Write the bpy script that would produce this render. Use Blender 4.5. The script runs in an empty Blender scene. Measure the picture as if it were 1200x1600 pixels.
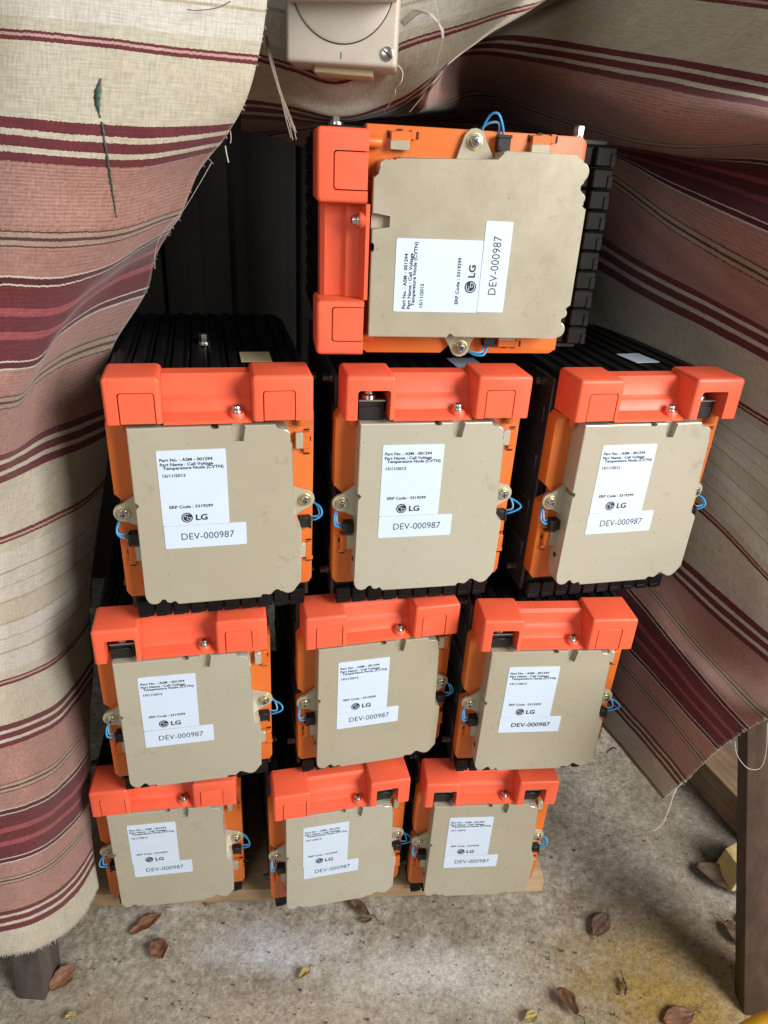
import bpy, bmesh, math, random
from mathutils import Vector, Matrix, noise
random.seed(11)
SC = bpy.context.scene
COL = SC.collection
PI = math.pi

# ------------------------------------------------------------------ camera
CAM_Z = 1.1346
FPX, PITCH, ROLL = 1094.4, math.radians(26.733), math.radians(3.441)
fw = Vector((0, math.cos(PITCH), -math.sin(PITCH)))
rt0 = Vector((1, 0, 0)); up0 = rt0.cross(fw)
rt = rt0 * math.cos(ROLL) + up0 * math.sin(ROLL)
up = -rt0 * math.sin(ROLL) + up0 * math.cos(ROLL)
cd = bpy.data.cameras.new('camera'); cam = bpy.data.objects.new('camera', cd); COL.objects.link(cam)
m3 = Matrix((rt, up, -fw)).transposed()
cam.matrix_world = Matrix.Translation((0, 0, CAM_Z)) @ m3.to_4x4()
cd.sensor_fit = 'VERTICAL'; cd.sensor_height = 36.0; cd.sensor_width = 27.0
cd.lens = FPX / 1600 * 36.0
cd.clip_start = 0.02; cd.clip_end = 60
SC.camera = cam

# ------------------------------------------------------------------ light
W = bpy.data.worlds.new('World'); SC.world = W; W.use_nodes = True
bg = W.node_tree.nodes['Background']
bg.inputs[0].default_value = (1.0, 0.82, 0.60, 1); bg.inputs[1].default_value = 0.185

def area(name, loc, target, size, size_y, energy, color):
    ld = bpy.data.lights.new(name, 'AREA'); ld.shape = 'RECTANGLE'; ld.size = size; ld.size_y = size_y
    ld.energy = energy; ld.color = color
    o = bpy.data.objects.new(name, ld); COL.objects.link(o)
    o.location = loc
    o.rotation_euler = (Vector(target) - Vector(loc)).to_track_quat('-Z', 'Y').to_euler()
    return o
area('doorway_light', (2.20, -0.80, 2.00), (0.0, 0.75, 0.55), 1.4, 1.6, 146, (1.0, 0.98, 0.95))
area('fill_light', (-1.0, -2.0, 2.0), (0.1, 0.7, 0.5), 1.4, 1.2, 19, (0.88, 0.94, 1.0))  # added soft fill from the front left, lifts the right-hand cloth

SC.view_settings.view_transform = 'Standard'; SC.view_settings.look = 'None'
SC.view_settings.exposure = 0.0; SC.view_settings.gamma = 1.0; SC.view_settings.use_curve_mapping = False
SC.cycles.max_bounces = 4

# ------------------------------------------------------------------ pixel rays (points of the photograph at a known depth)
def ray(px, py):
    return fw + rt * ((px - 600) / FPX) - up * ((py - 800) / FPX)
def at(px, py, Y):
    d = ray(px, py); return Vector((0, 0, CAM_Z)) + d * (Y / d.y)
def at_floor(px, py, z=0.0):
    d = ray(px, py); return Vector((0, 0, CAM_Z)) + d * ((z - CAM_Z) / d.z)

# ------------------------------------------------------------------ materials
def newmat(name):
    m = bpy.data.materials.new(name); m.use_nodes = True
    nt = m.node_tree; return m, nt, nt.nodes['Principled BSDF']
def nd(nt, typ, **kw):
    n = nt.nodes.new(typ)
    for k, v in kw.items():
        if k in n.bl_rna.properties: setattr(n, k, v)
    return n
def noise_node(nt, vec, scale, detail=3, rough=.55):
    n = nt.nodes.new('ShaderNodeTexNoise'); n.inputs['Scale'].default_value = scale
    n.inputs['Detail'].default_value = detail; n.inputs['Roughness'].default_value = rough
    nt.links.new(vec, n.inputs['Vector']); return n
def ramp(nt, fac, stops, mode='LINEAR'):
    r = nt.nodes.new('ShaderNodeValToRGB'); cr = r.color_ramp; cr.interpolation = mode
    while len(cr.elements) < len(stops): cr.elements.new(0.5)
    for e, (p, c) in zip(cr.elements, stops):
        e.position = p; e.color = c if len(c) == 4 else (*c, 1)
    nt.links.new(fac, r.inputs[0]); return r
def mix(nt, fac, a, b, mode='MIX'):
    n = nt.nodes.new('ShaderNodeMix'); n.data_type = 'RGBA'; n.blend_type = mode
    for sock, val in ((n.inputs[0], fac), (n.inputs[6], a), (n.inputs[7], b)):
        if hasattr(val, 'is_linked') or hasattr(val, 'links'): nt.links.new(val, sock)
        elif isinstance(val, tuple): sock.default_value = val if len(val) == 4 else (*val, 1)
        else: sock.default_value = val
    return n.outputs[2]
def bump(nt, height, strength, dist, bsdf):
    b = nt.nodes.new('ShaderNodeBump'); b.inputs['Strength'].default_value = strength
    b.inputs['Distance'].default_value = dist
    nt.links.new(height, b.inputs['Height']); nt.links.new(b.outputs[0], bsdf.inputs['Normal'])
def objvec(nt, per_object=True):
    tc = nt.nodes.new('ShaderNodeTexCoord')
    if not per_object: return tc.outputs['Object']
    oi = nt.nodes.new('ShaderNodeObjectInfo')
    ad = nt.nodes.new('ShaderNodeVectorMath'); ad.operation = 'MULTIPLY_ADD'
    cx = nt.nodes.new('ShaderNodeCombineXYZ')
    for i in range(3): nt.links.new(oi.outputs['Random'], cx.inputs[i])
    nt.links.new(cx.outputs[0], ad.inputs[0]); ad.inputs[1].default_value = (7, 3, 5)
    nt.links.new(tc.outputs['Object'], ad.inputs[2]); return ad.outputs[0]

def plastic(name, col, rough, var=0.12, scale=25, bump_s=0.05, spec=0.5, metallic=0.0, dirt=None):
    m, nt, b = newmat(name)
    v = objvec(nt)
    n = noise_node(nt, v, scale, 4)
    lo = tuple(c * (1 - var) for c in col); hi = tuple(min(1, c * (1 + var)) for c in col)
    r = ramp(nt, n.outputs[0], [(0.3, lo), (0.7, hi)])
    c = r.outputs[0]
    if dirt:
        n2 = noise_node(nt, v, scale * .45, 6, .7)
        r2 = ramp(nt, n2.outputs[0], [(0.52, (0, 0, 0)), (0.72, (.55, .55, .55))])
        c = mix(nt, r2.outputs[0], c, dirt)
    nt.links.new(c, b.inputs['Base Color'])
    rr = ramp(nt, n.outputs[0], [(0.25, (rough * .8,) * 3), (0.75, (min(1, rough * 1.2),) * 3)])
    nt.links.new(rr.outputs[0], b.inputs['Roughness'])
    b.inputs['Specular IOR Level'].default_value = spec; b.inputs['Metallic'].default_value = metallic
    if bump_s:
        n3 = noise_node(nt, v, 900, 2); bump(nt, n3.outputs[0], bump_s, 0.001, b)
    return m

M = {}
M['coral'] = plastic('coral_plastic', (0.86, 0.126, 0.058), 0.42, .07, 22, .08, .38, 0, (0.70, 0.14, 0.08))
M['orange'] = plastic('orange_plastic', (0.64, 0.145, 0.021), 0.42, .07, 18, .05)
M['black'] = plastic('black_plastic', (0.0080, 0.0075, 0.0080), 0.40, .25, 30, .05, .2)
M['blackmatte'] = plastic('black_connector_plastic', (0.010, 0.010, 0.011), 0.5, .2, 30, .05)
M['steel'] = plastic('zinc_steel', (0.62, 0.61, 0.58), 0.28, .15, 120, 0, .5, 1.0)
M['dark_steel'] = plastic('oiled_steel', (0.10, 0.09, 0.08), 0.4, .2, 90, 0, .5, .8)
M['endplate'] = plastic('dark_end_plate', (0.03, 0.028, 0.028), 0.4, .2, 30, .04)
M['yellow_zinc'] = plastic('yellow_zinc_washer', (0.62, 0.52, 0.16), 0.35, .2, 90, 0, .5, .7)
M['paper'] = plastic('label_paper', (0.60, 0.71, 0.86), 0.45, .015, 30, 0)
M['paper_yellow'] = plastic('yellowed_label_paper', (0.62, 0.55, 0.33), 0.5, .04, 30, 0)
M['ink'] = plastic('black_ink', (0.012, 0.012, 0.016), 0.5, .05, 30, 0)
M['emblem'] = plastic('emblem_ink', (0.022, 0.020, 0.028), 0.5, .05, 30, 0)
M['wire'] = plastic('blue_wire', (0.03, 0.33, 0.68), 0.35, .1, 60, 0)
M['wire2'] = plastic('pale_blue_wire', (0.16, 0.40, 0.66), 0.35, .1, 60, 0)
M['ivory'] = plastic('ivory_switch_plastic', (0.50, 0.45, 0.385), 0.42, .05, 40, .05, .5, 0, (0.52, 0.33, 0.27))
M['ivory2'] = plastic('yellowed_ivory_plastic', (0.52, 0.44, 0.27), 0.5, .08, 40, .05)
M['thread'] = plastic('cotton_thread', (0.55, 0.48, 0.40), 0.9, .15, 200, 0)
M['thread_mid'] = plastic('grey_cotton_thread', (0.33, 0.27, 0.22), 0.9, .15, 200, 0)
M['thread_dark'] = plastic('dark_cotton_thread', (0.20, 0.13, 0.11), 0.9, .15, 200, 0)
M['paint_green'] = plastic('dried_green_paint', (0.05, 0.085, 0.075), 0.55, .35, 160, .3)
M['yellow_plastic'] = plastic('yellow_plastic', (0.78, 0.42, 0.02), 0.4, .08, 30, .05)
M['foam'] = plastic('yellow_foam', (0.60, 0.48, 0.20), 0.8, .25, 60, .2)
M['stem'] = plastic('leaf_stem', (0.10, 0.06, 0.03), 0.8, .2, 60, 0)

def mat_cover():
    m, nt, b = newmat('beige_cover')
    v = objvec(nt)
    n = noise_node(nt, v, 9, 4, .6)
    r = ramp(nt, n.outputs[0], [(0.3, (0.475, 0.44, 0.345)), (0.55, (0.50, 0.465, 0.37)), (0.75, (0.52, 0.49, 0.40))])
    n2 = noise_node(nt, v, 38, 7, .72)
    r2 = ramp(nt, n2.outputs[0], [(0.60, (0, 0, 0)), (0.74, (.45, .45, .45))])
    c = mix(nt, r2.outputs[0], r.outputs[0], (0.24, 0.205, 0.14))
    # fine scratches
    mp = nt.nodes.new('ShaderNodeMapping'); mp.inputs['Scale'].default_value = (60, 60, 900); mp.inputs['Rotation'].default_value = (0, .6, 0)
    nt.links.new(v, mp.inputs[0])
    n3 = noise_node(nt, mp.outputs[0], 1.0, 2)
    r3 = ramp(nt, n3.outputs[0], [(0.70, (0, 0, 0)), (0.78, (.25, .25, .25))])
    c = mix(nt, r3.outputs[0], c, (0.52, 0.47, 0.37))
    # long scuffs and rubbed grey patches, different on every cover
    n5 = noise_node(nt, v, 16, 8, .75)
    r5 = ramp(nt, n5.outputs[0], [(0.58, (0, 0, 0)), (0.72, (.3, .3, .3))])
    c = mix(nt, r5.outputs[0], c, (0.44, 0.43, 0.385))
    oi = nt.nodes.new('ShaderNodeObjectInfo')
    tint = ramp(nt, oi.outputs['Random'], [(0.0, (.93, .91, .86)), (.5, (1.0, .99, .97)), (1.0, (1.07, 1.09, 1.12))])
    c = mix(nt, 1.0, c, tint.outputs[0], 'MULTIPLY')
    vo = nt.nodes.new('ShaderNodeTexVoronoi'); vo.inputs['Scale'].default_value = 70; nt.links.new(v, vo.inputs['Vector'])
    sp = ramp(nt, vo.outputs['Distance'], [(0.035, (.7, .7, .7)), (0.07, (0, 0, 0))])
    c = mix(nt, sp.outputs[0], c, (0.16, 0.13, 0.09))
    nt.links.new(c, b.inputs['Base Color'])
    rr = ramp(nt, n5.outputs[0], [(0.35, (.24,) * 3), (0.65, (.40,) * 3)])
    nt.links.new(rr.outputs[0], b.inputs['Roughness'])
    b.inputs['Metallic'].default_value = 0.28
    n4 = noise_node(nt, v, 14, 3); bump(nt, n4.outputs[0], .05, .002, b)
    return m
M['cover'] = mat_cover()

def mat_cloth(name='striped_cloth'):
    m, nt, b = newmat(name)
    uv = nt.nodes.new('ShaderNodeUVMap').outputs[0]
    sp = nt.nodes.new('ShaderNodeSeparateXYZ'); nt.links.new(uv, sp.inputs[0])
    def mth(op, a, bb=None):
        n = nt.nodes.new('ShaderNodeMath'); n.operation = op
        for i, x in enumerate((a, bb)):
            if x is None: continue
            if isinstance(x, (int, float)): n.inputs[i].default_value = x
            else: nt.links.new(x, n.inputs[i])
        return n.outputs[0]
    # toothed stripe edges: jitter v with thread-wide noise that runs along the warp
    mpj = nt.nodes.new('ShaderNodeMapping'); mpj.inputs['Scale'].default_value = (340, 20, 1); nt.links.new(uv, mpj.inputs[0])
    nj = noise_node(nt, mpj.outputs[0], 1, 0)
    v = mth('ADD', sp.outputs[1], mth('MULTIPLY', mth('SUBTRACT', nj.outputs[0], .5), .0030))
    pp = mth('PINGPONG', v, .630)
    fac = mth('DIVIDE', pp, .630)
    CR = (0.47, 0.435, 0.35); WH = (0.53, 0.51, 0.46); BU = (0.128, 0.031, 0.038); PK = (0.36, 0.205, 0.175)
    BR = (0.09, 0.042, 0.036); TN = (0.34, 0.25, 0.205); RD = (0.29, 0.078, 0.088); DK = (0.085, 0.023, 0.027); LP = (0.45, 0.29, 0.255)
    TAN = (0.38, 0.335, 0.24)
    st = [(0, CR), (24, TAN), (28, WH), (62, TAN), (66, WH), (98, TAN), (103, WH), (150, CR), (170, BU), (176.5, LP), (181.5, BU), (188, CR), (310, BU), (327, CR), (337, BU), (354, CR), (362, BU), (377, PK),
          (486, BR), (489.5, TN), (497, BR), (500.5, TN), (508, BR), (511.5, PK), (555, WH), (558, DK), (566.5, WH), (570, BU), (603, RD), (616, BU)]
    cr = ramp(nt, fac, [(p / 630, c) for p, c in st], 'CONSTANT')
    c = cr.outputs[0]
    # dashed twill rows on the pink bands
    mask = ramp(nt, fac, [(0, (0, 0, 0)), (377 / 630, (1, 1, 1)), (486 / 630, (0, 0, 0)), (511.5 / 630, (.7, .7, .7)), (555 / 630, (0, 0, 0)), (570 / 630, (.6, .6, .6))], 'CONSTANT')
    rowv = mth('SINE', mth('MULTIPLY', sp.outputs[1], 1000 * 2 * PI / 6.2))
    mpd = nt.nodes.new('ShaderNodeMapping'); mpd.inputs['Scale'].default_value = (170, 160, 1); nt.links.new(uv, mpd.inputs[0])
    nd_ = noise_node(nt, mpd.outputs[0], 1, 1)
    dash = mth('ADD', rowv, mth('MULTIPLY', mth('SUBTRACT', nd_.outputs[0], .5), 5.0))
    rd = ramp(nt, dash, [(0.0, (0, 0, 0)), (.7, (.62, .62, .62))])
    c = mix(nt, mix(nt, 1.0, rd.outputs[0], mask.outputs[0], 'MULTIPLY'), c, mix(nt, 1.0, c, (0.66, 0.58, 0.58), 'MULTIPLY'))
    # slub / weave variation
    mp1 = nt.nodes.new('ShaderNodeMapping'); mp1.inputs['Scale'].default_value = (30, 330, 1); nt.links.new(uv, mp1.inputs[0])
    n1 = noise_node(nt, mp1.outputs[0], 1, 3, .6)
    r1 = ramp(nt, n1.outputs[0], [(0.30, (.80, .795, .79)), (0.62, (1.05, 1.05, 1.05))])
    c = mix(nt, 1.0, c, r1.outputs[0], 'MULTIPLY')
    mp2 = nt.nodes.new('ShaderNodeMapping'); mp2.inputs['Scale'].default_value = (330, 40, 1); nt.links.new(uv, mp2.inputs[0])
    n2 = noise_node(nt, mp2.outputs[0], 1, 2, .5)
    r2 = ramp(nt, n2.outputs[0], [(0.33, (.86, .855, .85)), (0.62, (1.04, 1.04, 1.04))])
    c = mix(nt, 1.0, c, r2.outputs[0], 'MULTIPLY')
    # dirt, water stains and specks
    mp3 = nt.nodes.new('ShaderNodeMapping'); mp3.inputs['Scale'].default_value = (7, 4, 1); nt.links.new(uv, mp3.inputs[0])
    n3 = noise_node(nt, mp3.outputs[0], 1, 6, .62)
    r3 = ramp(nt, n3.outputs[0], [(0.46, (0, 0, 0)), (0.74, (.45, .45, .45))])
    c = mix(nt, r3.outputs[0], c, mix(nt, 1.0, c, (0.70, 0.58, 0.40), 'MULTIPLY'))
    mp4 = nt.nodes.new('ShaderNodeMapping'); mp4.inputs['Scale'].default_value = (34, 26, 1); nt.links.new(uv, mp4.inputs[0])
    n4 = noise_node(nt, mp4.outputs[0], 1, 5, .7)
    r4 = ramp(nt, n4.outputs[0], [(0.70, (0, 0, 0)), (0.80, (.35, .35, .35))])
    c = mix(nt, r4.outputs[0], c, (0.20, 0.15, 0.11))
    nt.links.new(c, b.inputs['Base Color'])
    b.inputs['Roughness'].default_value = 0.92; b.inputs['Specular IOR Level'].default_value = 0.12
    b.inputs['Sheen Weight'].default_value = 0.15
    hb = mth('ADD', n1.outputs[0], n2.outputs[0])
    bump(nt, hb, .3, .0008, b)
    return m
M['cloth'] = mat_cloth()

def mat_concrete():
    m, nt, b = newmat('rough_concrete')
    g = nt.nodes.new('ShaderNodeNewGeometry').outputs['Position']
    n1 = noise_node(nt, g, 5.0, 8, .65)
    n2 = noise_node(nt, g, 75, 5, .65)
    n3 = noise_node(nt, g, 170, 8, .78)
    base = ramp(nt, n1.outputs[0], [(0.28, (0.235, 0.20, 0.16)), (0.5, (0.37, 0.335, 0.28)), (0.72, (0.50, 0.465, 0.405))])
    c = mix(nt, 1.0, base.outputs[0], ramp(nt, n2.outputs[0], [(0.32, (.62, .60, .57)), (0.64, (1.18, 1.18, 1.18))]).outputs[0], 'MULTIPLY')
    c = mix(nt, 1.0, c, ramp(nt, n3.outputs[0], [(0.36, (.66, .65, .64)), (0.62, (1.16, 1.16, 1.16))]).outputs[0], 'MULTIPLY')
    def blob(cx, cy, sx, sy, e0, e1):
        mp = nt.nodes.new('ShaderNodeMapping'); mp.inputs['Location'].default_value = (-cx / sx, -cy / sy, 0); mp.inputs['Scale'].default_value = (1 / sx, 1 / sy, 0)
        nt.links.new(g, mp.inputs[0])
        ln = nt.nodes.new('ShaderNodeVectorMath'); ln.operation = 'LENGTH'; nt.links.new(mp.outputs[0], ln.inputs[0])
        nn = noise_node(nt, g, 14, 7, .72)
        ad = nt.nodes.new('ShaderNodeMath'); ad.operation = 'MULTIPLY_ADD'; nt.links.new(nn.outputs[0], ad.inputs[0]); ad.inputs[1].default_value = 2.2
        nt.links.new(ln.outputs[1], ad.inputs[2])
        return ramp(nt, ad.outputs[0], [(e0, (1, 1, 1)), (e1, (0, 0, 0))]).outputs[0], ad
    # pale, tan, yellow-brown and dark floor patches, each with its own ragged outline
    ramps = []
    for (cx, cy, sx, sy, col, amt) in FLOOR_PATCHES:
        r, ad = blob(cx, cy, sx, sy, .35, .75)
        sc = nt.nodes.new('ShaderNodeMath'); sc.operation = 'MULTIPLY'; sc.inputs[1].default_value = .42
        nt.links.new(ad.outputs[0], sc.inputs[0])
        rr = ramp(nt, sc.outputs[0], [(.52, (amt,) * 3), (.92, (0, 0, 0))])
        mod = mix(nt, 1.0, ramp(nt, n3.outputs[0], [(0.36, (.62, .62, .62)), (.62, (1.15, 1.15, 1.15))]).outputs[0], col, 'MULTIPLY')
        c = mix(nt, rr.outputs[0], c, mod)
    vo = nt.nodes.new('ShaderNodeTexVoronoi'); vo.inputs['Scale'].default_value = 95; nt.links.new(g, vo.inputs['Vector'])
    sp = ramp(nt, vo.outputs['Distance'], [(0.10, (1, 1, 1)), (0.17, (0, 0, 0))])
    nm = noise_node(nt, g, 22, 2); spm = ramp(nt, nm.outputs[0], [(.53, (0, 0, 0)), (.6, (.9, .9, .9))])
    c = mix(nt, mix(nt, 1.0, sp.outputs[0], spm.outputs[0], 'MULTIPLY'), c, (0.055, 0.045, 0.035))
    nt.links.new(c, b.inputs['Base Color']); b.inputs['Roughness'].default_value = .93; b.inputs['Specular IOR Level'].default_value = .2
    a = nt.nodes.new('ShaderNodeMath'); a.operation = 'ADD'; nt.links.new(n2.outputs[0], a.inputs[0]); nt.links.new(n3.outputs[0], a.inputs[1])
    bump(nt, a.outputs[0], .7, .0030, b)
    return m
def fl(px, py): return at_floor(px, py)
FLOOR_PATCHES = []
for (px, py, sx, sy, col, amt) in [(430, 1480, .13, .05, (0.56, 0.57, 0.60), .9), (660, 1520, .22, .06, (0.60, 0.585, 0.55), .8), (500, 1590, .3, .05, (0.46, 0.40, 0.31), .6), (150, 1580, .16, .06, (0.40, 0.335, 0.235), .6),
                                   (1040, 1545, .24, .15, (0.34, 0.215, 0.045), .85), (1090, 1330, .25, .22, (0.22, 0.18, 0.14), .7), (930, 1420, .10, .06, (0.16, 0.12, 0.085), .7)]:  # the wide dark patch paints in shade beneath the right-hand cloth
    p = fl(px, py); FLOOR_PATCHES.append((p.x, p.y, sx, sy, col, amt))
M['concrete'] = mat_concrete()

def mat_wood(name, c0, c1, axis, rough=.7, scale=1.0):
    m, nt, b = newmat(name)
    v = objvec(nt)
    mp = nt.nodes.new('ShaderNodeMapping'); s = [55 * scale] * 3; s[axis] = 3.2 * scale; mp.inputs['Scale'].default_value = s
    nt.links.new(v, mp.inputs[0])
    n = noise_node(nt, mp.outputs[0], 1, 6, .65)
    r = ramp(nt, n.outputs[0], [(.3, c0), (.7, c1)])
    n2 = noise_node(nt, v, 12, 4); r2 = ramp(nt, n2.outputs[0], [(.35, (.72, .7, .68)), (.65, (1.1, 1.1, 1.1))])
    nt.links.new(mix(nt, 1.0, r.outputs[0], r2.outputs[0], 'MULTIPLY'), b.inputs['Base Color'])
    b.inputs['Roughness'].default_value = rough
    bump(nt, n.outputs[0], .5, .002, b)
    return m
M['plank'] = mat_wood('pale_pine', (0.36, 0.235, 0.125), (0.52, 0.37, 0.215), 0)
M['darkleg'] = mat_wood('dark_stained_wood', (0.045, 0.024, 0.016), (0.105, 0.060, 0.040), 2)
M['greyleg'] = mat_wood('weathered_grey_wood', (0.065, 0.052, 0.046), (0.13, 0.108, 0.096), 2)
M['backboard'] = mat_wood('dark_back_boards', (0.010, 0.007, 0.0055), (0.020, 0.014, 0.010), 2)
M['timber'] = mat_wood('rough_sawn_timber', (0.15, 0.095, 0.055), (0.30, 0.20, 0.12), 0)

def mat_leaf(name, c0, c1):
    m, nt, b = newmat(name)
    v = objvec(nt); n = noise_node(nt, v, 60, 6, .7)
    r = ramp(nt, n.outputs[0], [(.3, c0), (.7, c1)])
    nt.links.new(r.outputs[0], b.inputs['Base Color']); b.inputs['Roughness'].default_value = .65
    n2 = noise_node(nt, v, 180, 3); bump(nt, n2.outputs[0], .5, .001, b)
    return m
M['leaf'] = mat_leaf('dry_brown_leaf', (0.085, 0.036, 0.016), (0.24, 0.115, 0.06))
M['leaf_dark'] = mat_leaf('dark_dry_leaf', (0.055, 0.032, 0.020), (0.15, 0.085, 0.052))
M['leaf_yellow'] = mat_leaf('yellow_leaf', (0.26, 0.19, 0.05), (0.44, 0.36, 0.15))

# ------------------------------------------------------------------ mesh helpers
def finish(bm, name, mat, smooth=None):
    me = bpy.data.meshes.new(name)
    bmesh.ops.recalc_face_normals(bm, faces=bm.faces)
    bm.to_mesh(me); bm.free()
    me.materials.append(M[mat] if isinstance(mat, str) else mat)
    if smooth is not None:
        for p in me.polygons: p.use_smooth = True
        try: me.set_sharp_from_angle(angle=math.radians(smooth))
        except Exception: pass
    return me
def obj(name, me, parent=None, loc=None, rot=None):
    o = bpy.data.objects.new(name, me); COL.objects.link(o)
    if parent is not None: o.parent = parent
    if loc is not None: o.location = loc
    if rot is not None: o.rotation_euler = rot
    return o
def tag(o, label=None, cat=None, group=None, kind=None):
    if label: o['label'] = label
    if cat: o['category'] = cat
    if group: o['group'] = group
    if kind: o['kind'] = kind
    return o
def add_box(bm, x0, x1, y0, y1, z0, z1, bev=0, seg=2):
    vs = [bm.verts.new(p) for p in ((x0, y0, z0), (x1, y0, z0), (x1, y1, z0), (x0, y1, z0), (x0, y0, z1), (x1, y0, z1), (x1, y1, z1), (x0, y1, z1))]
    fs = [bm.faces.new([vs[i] for i in f]) for f in ((0, 3, 2, 1), (4, 5, 6, 7), (0, 1, 5, 4), (1, 2, 6, 5), (2, 3, 7, 6), (3, 0, 4, 7))]
    if bev:
        es = list({e for f in fs for e in f.edges})
        bmesh.ops.bevel(bm, geom=es, offset=bev, segments=seg, profile=.5, affect='EDGES')
def add_prism(bm, pts, y0, y1, bev=0, seg=2, sel=None):
    """outline pts (x, z) extruded from y0 (front) to y1; bevel front rim edges (sel filters by outline index)"""
    f = [bm.verts.new((x, y0, z)) for x, z in pts]; k = [bm.verts.new((x, y1, z)) for x, z in pts]
    n = len(pts)
    bm.faces.new(f); bm.faces.new(list(reversed(k)))
    for i in range(n):
        bm.faces.new((f[i], k[i], k[(i + 1) % n], f[(i + 1) % n]))
    if bev:
        es = []
        for i in range(n):
            if sel is None or i in sel:
                es.append(bm.edges.get((f[i], f[(i + 1) % n])))
        bmesh.ops.bevel(bm, geom=es, offset=bev, segments=seg, profile=.5, affect='EDGES', clamp_overlap=True)
def add_lathe(bm, prof, n, mtx):
    """prof (r, h) about local z, closed at both ends"""
    rings = []
    for r, h in prof:
        rings.append([bm.verts.new(mtx @ Vector((r * math.cos(2 * PI * i / n), r * math.sin(2 * PI * i / n), h))) for i in range(n)])
    for a, b in zip(rings, rings[1:]):
        for i in range(n): bm.faces.new((a[i], a[(i + 1) % n], b[(i + 1) % n], b[i]))
    bm.faces.new(list(reversed(rings[0]))); bm.faces.new(rings[-1])
def add_tube(bm, pts, r, n=7, closed=True, taper=None):
    pts = [Vector(p) for p in pts]; rings = []
    prev = None
    for i, p in enumerate(pts):
        t = (pts[min(i + 1, len(pts) - 1)] - pts[max(i - 1, 0)]).normalized()
        if prev is None:
            a = t.orthogonal().normalized()
        else:
            a = (prev - t * prev.dot(t)).normalized()
        prev = a; b = t.cross(a)
        rr = r * (taper(i / (len(pts) - 1)) if taper else 1)
        rings.append([bm.verts.new(p + (a * math.cos(2 * PI * k / n) + b * math.sin(2 * PI * k / n)) * rr) for k in range(n)])
    for a, b in zip(rings, rings[1:]):
        for i in range(n): bm.faces.new((a[i], a[(i + 1) % n], b[(i + 1) % n], b[i]))
    bm.faces.new(list(reversed(rings[0]))); bm.faces.new(rings[-1])
def crom(P, t):
    """Catmull-Rom through list of (param, Vector)"""
    n = len(P)
    if t <= P[0][0]: i = 0
    elif t >= P[-1][0]: i = n - 2
    else:
        i = max(k for k in range(n - 1) if P[k][0] <= t)
    t0, p0 = P[i]; t1, p1 = P[i + 1]; h = t1 - t0; s = (t - t0) / h
    def tan(k):
        if k == 0: return (P[1][1] - P[0][1]) / (P[1][0] - P[0][0])
        if k == n - 1: return (P[-1][1] - P[-2][1]) / (P[-1][0] - P[-2][0])
        a = (P[k][1] - P[k - 1][1]) / (P[k][0] - P[k - 1][0]); b = (P[k + 1][1] - P[k][1]) / (P[k + 1][0] - P[k][0])
        ha = P[k][0] - P[k - 1][0]; hb = P[k + 1][0] - P[k][0]
        return (a * hb + b * ha) / (ha + hb)
    m0, m1 = tan(i), tan(i + 1)
    s2, s3 = s * s, s * s * s
    return p0 * (2 * s3 - 3 * s2 + 1) + m0 * (h * (s3 - 2 * s2 + s)) + p1 * (3 * s2 - 2 * s3) + m1 * (h * (s3 - s2))
def smooth_path(pts, n):
    P = [(i, Vector(p)) for i, p in enumerate(pts)]
    return [crom(P, (len(pts) - 1) * k / (n - 1)) for k in range(n)]
def text_mesh(lines, name, eps):
    """lines: (string, x, z, size, bold) set on the plane y = -eps, facing -y"""
    bm = bmesh.new()
    for s, x, z, size, bold, wide in lines:
        cu = bpy.data.curves.new('t', 'FONT'); cu.body = s; cu.size = size; cu.offset = bold; cu.resolution_u = 3
        cu.space_character = 1.02
        o = bpy.data.objects.new('t', cu); COL.objects.link(o)
        bpy.context.view_layer.update()
        me = bpy.data.meshes.new_from_object(o.evaluated_get(bpy.context.evaluated_depsgraph_get()))
        for v in me.vertices: v.co = Vector((x + v.co.x * wide, -eps, z + v.co.y))
        bm.from_mesh(me)
        bpy.data.objects.remove(o); bpy.data.curves.remove(cu); bpy.data.meshes.remove(me)
    me = bpy.data.meshes.new(name); bm.to_mesh(me); bm.free()
    me.materials.append(M['ink']); return me

# ------------------------------------------------------------------ floor and back wall
def build_floor():
    def axis(lo, hi, a, b, step):
        xs = [lo + (a - lo) * (i / 8) ** 1 for i in range(8)]
        n = int((b - a) / step); xs += [a + (b - a) * i / n for i in range(n + 1)]
        xs += [b + (hi - b) * (i / 8) for i in range(1, 9)]
        return xs
    X = axis(-3, 3, -.75, 1.0, .007); Y = axis(-2.2, 1.75, .42, 1.35, .007)
    V = []
    for y in Y:
        for x in X:
            h = .0035 * noise.noise((x * 6, y * 6, 0)) + .0016 * noise.noise((x * 28, y * 28, 3)) + .0007 * noise.noise((x * 75, y * 75, 7))
            V.append((x, y, h - .003))
    nx = len(X)
    F = [(j * nx + i, j * nx + i + 1, (j + 1) * nx + i + 1, (j + 1) * nx + i) for j in range(len(Y) - 1) for i in range(nx - 1)]
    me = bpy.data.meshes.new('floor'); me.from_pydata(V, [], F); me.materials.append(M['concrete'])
    for p in me.polygons: p.use_smooth = True
    return tag(obj('floor', me), kind='structure')
build_floor()
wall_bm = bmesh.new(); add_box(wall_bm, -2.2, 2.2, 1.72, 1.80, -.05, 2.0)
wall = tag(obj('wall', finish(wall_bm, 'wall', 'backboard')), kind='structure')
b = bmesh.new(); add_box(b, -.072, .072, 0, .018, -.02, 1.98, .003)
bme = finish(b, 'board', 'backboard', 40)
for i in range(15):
    obj('board', bme, wall, (-1.09 + i * .156, 1.70 - .004 * random.random(), .03))

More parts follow.
